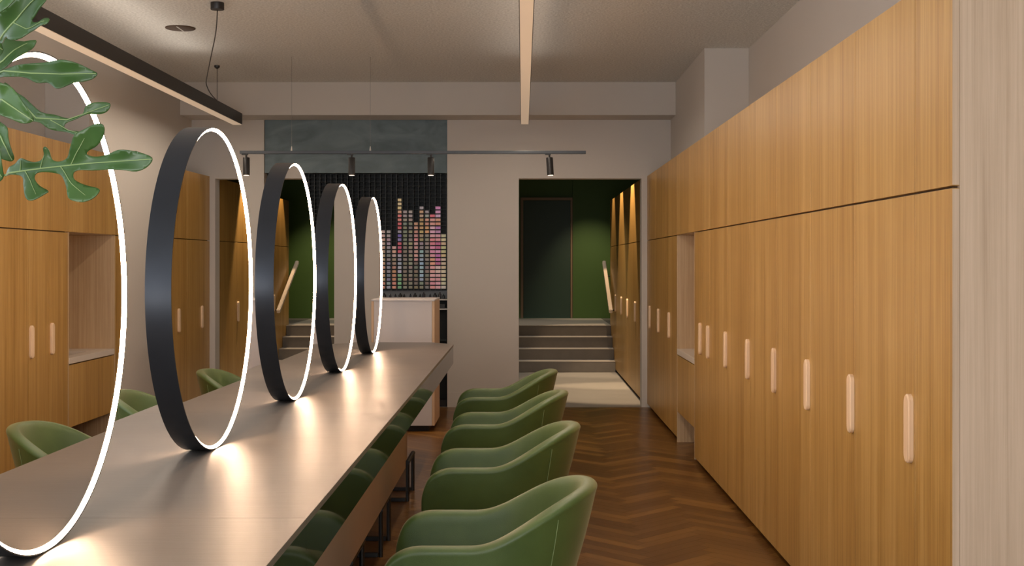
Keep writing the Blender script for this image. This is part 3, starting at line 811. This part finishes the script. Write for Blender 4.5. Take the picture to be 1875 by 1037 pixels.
# ------------------------------------------------------------------ the plant at the left edge
pot = thing('potted_plant', 'large green lobed leafed plant reaching in at the upper left', 'plant', (-1.12, 1.62, TZ))
px_, py_ = -1.12, 1.62
obj('pot', lathe(B(), [(.07, TZ), (.085, TZ+.01), (.105, TZ+.16), (.10, TZ+.17), (.095, TZ+.165), (.09, TZ+.15)], px_, py_, 36), 'pot', pot, True)
obj('soil', lathe(B(), [(.088, TZ+.1505), (.085, TZ+.153)], px_, py_, 24), 'soil', pot)
def leaf(name, pts, rib, Y0, tilt=0, bend=.03, cup=.02, side=(), label=None, seed=0):
    """outline in crop pixels (scale 2.594), laid on its own plane at depth Y0, cupped along the midrib"""
    k = 1/2.594
    P = [Vector((x*k, y*k)) for x, y in pts]
    rb = [Vector((x*k, y*k)) for x, y in rib]
    S_ = Y0/F
    # resample the outline smoothly (Catmull-Rom)
    out = []
    n = len(P)
    for i in range(n):
        a_, b_, c_, d_ = P[i-1], P[i], P[(i+1) % n], P[(i+2) % n]
        for q in range(3):
            s = q/3
            out.append(.5*((2*b_) + (c_-a_)*s + (2*a_-5*b_+4*c_-d_)*s*s + (3*b_-a_-3*c_+d_)*s**3))
    def inside(p):
        c = False; j = len(out)-1
        for i in range(len(out)):
            a_, b_ = out[i], out[j]
            if (a_.y > p.y) != (b_.y > p.y) and p.x < (b_.x-a_.x)*(p.y-a_.y)/(b_.y-a_.y+1e-9)+a_.x: c = not c
            j = i
        return c
    xs_ = [p.x for p in out]; ys_ = [p.y for p in out]
    grid = []
    st_ = 6.0
    y = min(ys_)
    while y < max(ys_):
        x = min(xs_)
        while x < max(xs_):
            p = Vector((x, y))
            if inside(p) and min((p-o_).length for o_ in out) > 2.2: grid.append(p)
            x += st_
        y += st_
    vv = out + grid
    ed = [(i, (i+1) % len(out)) for i in range(len(out))]
    V, E, Fc, _, _, _ = delaunay_2d_cdt(vv, ed, [], 1, 1e-4)
    def dist_rib(p):
        best = 1e9; tt = 0
        for i in range(len(rb)-1):
            a_, b_ = rb[i], rb[i+1]; ab = b_-a_
            t_ = max(0, min(1, (p-a_).dot(ab)/ab.length_squared))
            d_ = (p-(a_+ab*t_)).length
            if d_ < best: best = d_; tt = (i+t_)/(len(rb)-1)
        return best, tt
    def to3(p, lift=0):
        d_, t_ = dist_rib(p)
        dep = -cup*(d_/40)**1.3 + bend*(t_-.4)**2 + .006*math.sin(p.x*.07+seed)*min(1, d_/25) + tilt*(t_-.5) - lift
        Y = Y0 + dep
        return Vector(((p.x-957)*S_, Y, HC + (481-p.y)*S_))
    bm = B()
    bv = [bm.verts.new(to3(Vector(p))) for p in V]
    for f in Fc:
        try: bm.faces.new([bv[i] for i in f])
        except ValueError: pass
    o = obj('leaf', bm, 'leaf', pot, 'full')
    md = o.modifiers.new('thick', 'SOLIDIFY'); md.thickness = .0012; md.offset = 1
    if label: o['label'] = label
    def vein(pp, w0, w1):
        pp = [Vector((x*k, y*k)) for x, y in pp]; q = []
        for i in range(len(pp)-1):
            for s in range(8): q.append(pp[i].lerp(pp[i+1], s/8))
        q.append(pp[-1])
        p3 = [to3(p_, .0008) for p_ in q]
        rr_ = [w0+(w1-w0)*i/(len(p3)-1) for i in range(len(p3))]
        return p3, rr_
    bm = B(); p3, rr_ = vein(rib, .0014, .0005); tube(bm, p3, rr_, 6)
    for sd in side:
        a3, ar = vein(sd, .0007, .0003); tube(bm, a3, ar, 5)
    obj('midrib', bm, 'vein', o, True)
    # petiole from the leaf base to the pot
    b0 = to3(rb[0]); top = Vector((px_, py_, TZ+.15))
    pts3 = []
    ctrl = Vector(((b0.x+px_)/2-.10, (b0.y+py_)/2, max(b0.z, 1.5)))
    for s in range(15):
        s_ = s/14; pts3.append(b0*(1-s_)**2 + ctrl*2*s_*(1-s_) + (top+Vector((random.uniform(-.03, .03), random.uniform(-.03, .03), 0)))*s_**2)
    obj('petiole', tube(B(), pts3, [.0016+.0018*s/14 for s in range(15)], 8), 'stem', pot, True)
    return o
leaf('A', [(-60,812),(5,785),(40,772),(80,750),(120,762),(155,772),(192,765),(213,742),(216,708),(228,702),(241,718),(251,758),(290,770),(340,755),(370,708),(398,658),(440,632),(490,608),(530,607),(545,625),(530,660),(490,700),(450,722),(440,742),(480,750),(540,742),(600,725),(670,728),(730,745),(755,765),(730,800),(680,822),(620,815),(540,812),(460,815),(400,812),(375,825),(390,860),(440,885),(500,900),(511,915),(490,945),(450,965),(410,962),(375,945),(350,890),(310,840),(270,825),(200,817),(166,825),(168,850),(200,885),(242,908),(232,922),(178,955),(140,940),(110,880),(90,840),(40,825),(-60,822)],
     [(-60,818),(5,815),(200,800),(440,782),(755,765)], 1.62, tilt=-.10, bend=.06, cup=.012,
     side=[[(300,795),(380,880),(450,935)],[(355,785),(410,715),(440,668)],[(100,808),(150,860),(190,925)],[(190,800),(215,740)],[(70,812),(85,760)]], label='large deeply lobed leaf', seed=1)
leaf('B', [(-60,335),(0,322),(60,312),(130,308),(230,300),(310,297),(380,308),(440,335),(470,352),(455,375),(420,390),(370,400),(330,425),(295,430),(260,410),(230,395),(180,395),(130,370),(80,362),(0,358),(-60,350)],
     [(-60,332),(0,330),(150,348),(300,356),(465,354)], 1.70, tilt=-.05, bend=.05, cup=.02, seed=2)
leaf('C', [(-60,330),(-40,250),(0,190),(20,176),(60,187),(140,176),(132,210),(110,250),(80,283),(55,312),(20,338),(-20,350)],
     [(-40,335),(20,290),(60,235),(100,190)], 1.74, tilt=.02, bend=.04, cup=.015, seed=3)
leaf('D', [(-60,180),(-50,90),(0,66),(50,42),(100,0),(140,-40),(220,-60),(262,-30),(255,0),(240,30),(205,62),(178,88),(160,104),(190,118),(230,124),(265,114),(288,115),(293,128),(280,145),(240,148),(200,155),(150,160),(110,182),(70,192),(30,182),(5,165)],
     [(-60,160),(0,138),(80,90),(160,20),(230,-30)], 1.52, tilt=-.06, bend=.05, cup=.014, side=[[(60,105),(130,140),(270,130)]], seed=4)
leaf('E', [(-80,70),(-70,0),(-40,-50),(60,-60),(110,-50),(88,-10),(68,18),(40,46),(0,68),(-40,80)],
     [(-80,60),(-20,20),(30,-10),(90,-45)], 1.44, tilt=-.03, bend=.03, cup=.015, seed=5)
leaf('F', [(-60,430),(-20,398),(10,398),(50,412),(82,440),(112,480),(150,540),(161,565),(145,583),(110,587),(60,567),(0,542),(-50,520)],
     [(-60,460),(0,470),(80,520),(155,572)], 1.50, tilt=-.04, bend=.06, cup=.02, seed=6)
leaf('G', [(0,385),(25,398),(60,430),(110,462),(160,505),(200,535),(260,545),(310,560),(350,561),(395,540),(412,508),(450,488),(500,485),(523,495),(512,525),(480,542),(430,543),(402,548),(352,571),(318,584),(306,603),(335,622),(400,630),(442,645),(432,654),(380,647),(320,629),(240,615),(190,582),(150,573),(110,540),(60,480),(10,420)],
     [(5,398),(90,480),(170,560),(320,570),(400,542),(515,500)], 1.78, tilt=-.02, bend=.03, cup=.012, side=[[(240,570),(330,620),(435,650)]], seed=7)
leaf('H', [(-60,560),(-20,575),(10,590),(34,610),(38,640),(52,700),(64,745),(50,766),(20,760),(-20,740),(-60,690)],
     [(-50,600),(0,650),(30,700),(52,760)], 1.55, tilt=-.02, bend=.04, cup=.02, seed=8)
leaf('I', [(-70,700),(-30,690),(8,720),(14,770),(14,815),(5,850),(-30,870),(-60,800)],
     [(-60,720),(-30,770),(2,840)], 1.50, tilt=-.02, bend=.04, cup=.02, seed=9)
leaf('J', [(-60,150),(-10,168),(8,190),(12,225),(6,255),(-20,270),(-60,230)],
     [(-60,190),(-20,210),(8,235)], 1.60, tilt=-.02, bend=.04, cup=.02, seed=10)

# ------------------------------------------------------------------ light
def area(name, loc, rot, sx, sy, p, col):
    l = bpy.data.lights.new(name, 'AREA'); l.shape = 'RECTANGLE'; l.size = sx; l.size_y = sy; l.energy = p; l.color = col
    o = bpy.data.objects.new(name, l); C.objects.link(o); o.location = loc; o.rotation_euler = rot; return o
def spot(name, loc, target, p, col, ang, blend=.6, rad=.03):
    l = bpy.data.lights.new(name, 'SPOT'); l.energy = p; l.color = col; l.spot_size = math.radians(ang); l.spot_blend = blend; l.shadow_soft_size = rad
    o = bpy.data.objects.new(name, l); C.objects.link(o); o.location = loc
    o.rotation_euler = (Vector(target)-Vector(loc)).to_track_quat('-Z', 'Y').to_euler(); return o
WARM = (1, .74, .50)
area('left_ceiling_fill', (-2.54, 7.0, 2.70), (PI, 0, 0), .07, 5.4, 4, (1, .90, .80))  # added fill above the left pendant to brighten the ceiling
area('aisle_ceiling_fill', (.02, 6.6, 2.675), (PI, 0, 0), .06, 6.6, 2.2, (1, .90, .80))  # same added ceiling fill above the aisle pendant
area('window_daylight', ((WX0+WX1)/2, YF+.02, 1.6), (PI/2, 0, 0), WX1-WX0, WZ1-WZ0, 44, (.94, .96, 1))  # daylight through the unseen window added behind the camera
area('upward_ceiling_fill', ((WX0+WX1)/2, YF+.3, .75), (PI/2+math.radians(38), 0, 0), WX1-WX0, .7, 80, (1, .96, .9))  # upward-tilted fill, added to lift the ceiling brightness
area('added_side_daylight', (XL+.03, 2.3, 1.75), (0, -PI/2-math.radians(14), 0), 2.0, 7.4, 24, (1, .97, .93))  # light of the added left window, put in to brighten the room
# light given by the linear pendants and the room's downlights
area('pendant_light', (-2.54, 7.7, 2.58), (0, 0, 0), .07, 6.8, 28, (1, .84, .68))
area('aisle_pendant_light', (.02, 7.2, 2.58), (0, 0, 0), .06, 7.8, 28, (1, .84, .68))
for x, y, z in spots: spot('track_spot', (x, y, z), (x+(0.05 if x > 0 else 0), y+.05, 0), 14, WARM, 60)
for y, p in ((11.2, 12),): spot('downlight', (.98, y, 2.9), (1.1, y, 0), p, WARM, 46, .5)
for y, p in ((13.15, 200), (14.6, 150), (15.9, 70)): spot('passage_downlight', (1.00, y, 2.70), (1.11, y, 0), p, (1, .72, .44), 50, .35, .015)
spot('landing_downlight', (.9, 17.0, 2.70), (1.0, 18.4, 1.0), 75, (1, .8, .55), 50, 1)
spot('passage_front_downlight', (.3, 14.2, 2.70), (.3, 14.2, 0), 52, (1, .88, .74), 95, .8)
spot('stair_downlight', (.3, 16.9, 2.70), (.3, 16.9, 0), 40, (1, .88, .74), 95, .8)
w = bpy.data.worlds.new('World'); sc.world = w; w.use_nodes = True
w.node_tree.nodes['Background'].inputs[0].default_value = (.75, .85, 1, 1)
w.node_tree.nodes['Background'].inputs[1].default_value = 1.0

cam = bpy.data.cameras.new('Camera'); co = bpy.data.objects.new('Camera', cam); C.objects.link(co)
co.location = (0, 0, HC); co.rotation_euler = (PI/2, 0, 0)
cam.sensor_width = 36; cam.lens = F/1875*36
cam.shift_x = -(957-937.5)/1875; cam.shift_y = -(518.5-481)/1875
cam.clip_start = .05
sc.camera = co
sc.view_settings.view_transform = 'Standard'; sc.view_settings.look = 'None'
sc.view_settings.gamma = 1; sc.view_settings.use_curve_mapping = False
sc.view_settings.exposure = 0.37
cy = sc.cycles
cy.max_bounces = 10; cy.diffuse_bounces = 5; cy.glossy_bounces = 6
cy.caustics_reflective = True; cy.blur_glossy = 1.0
cy.sample_clamp_indirect = 6
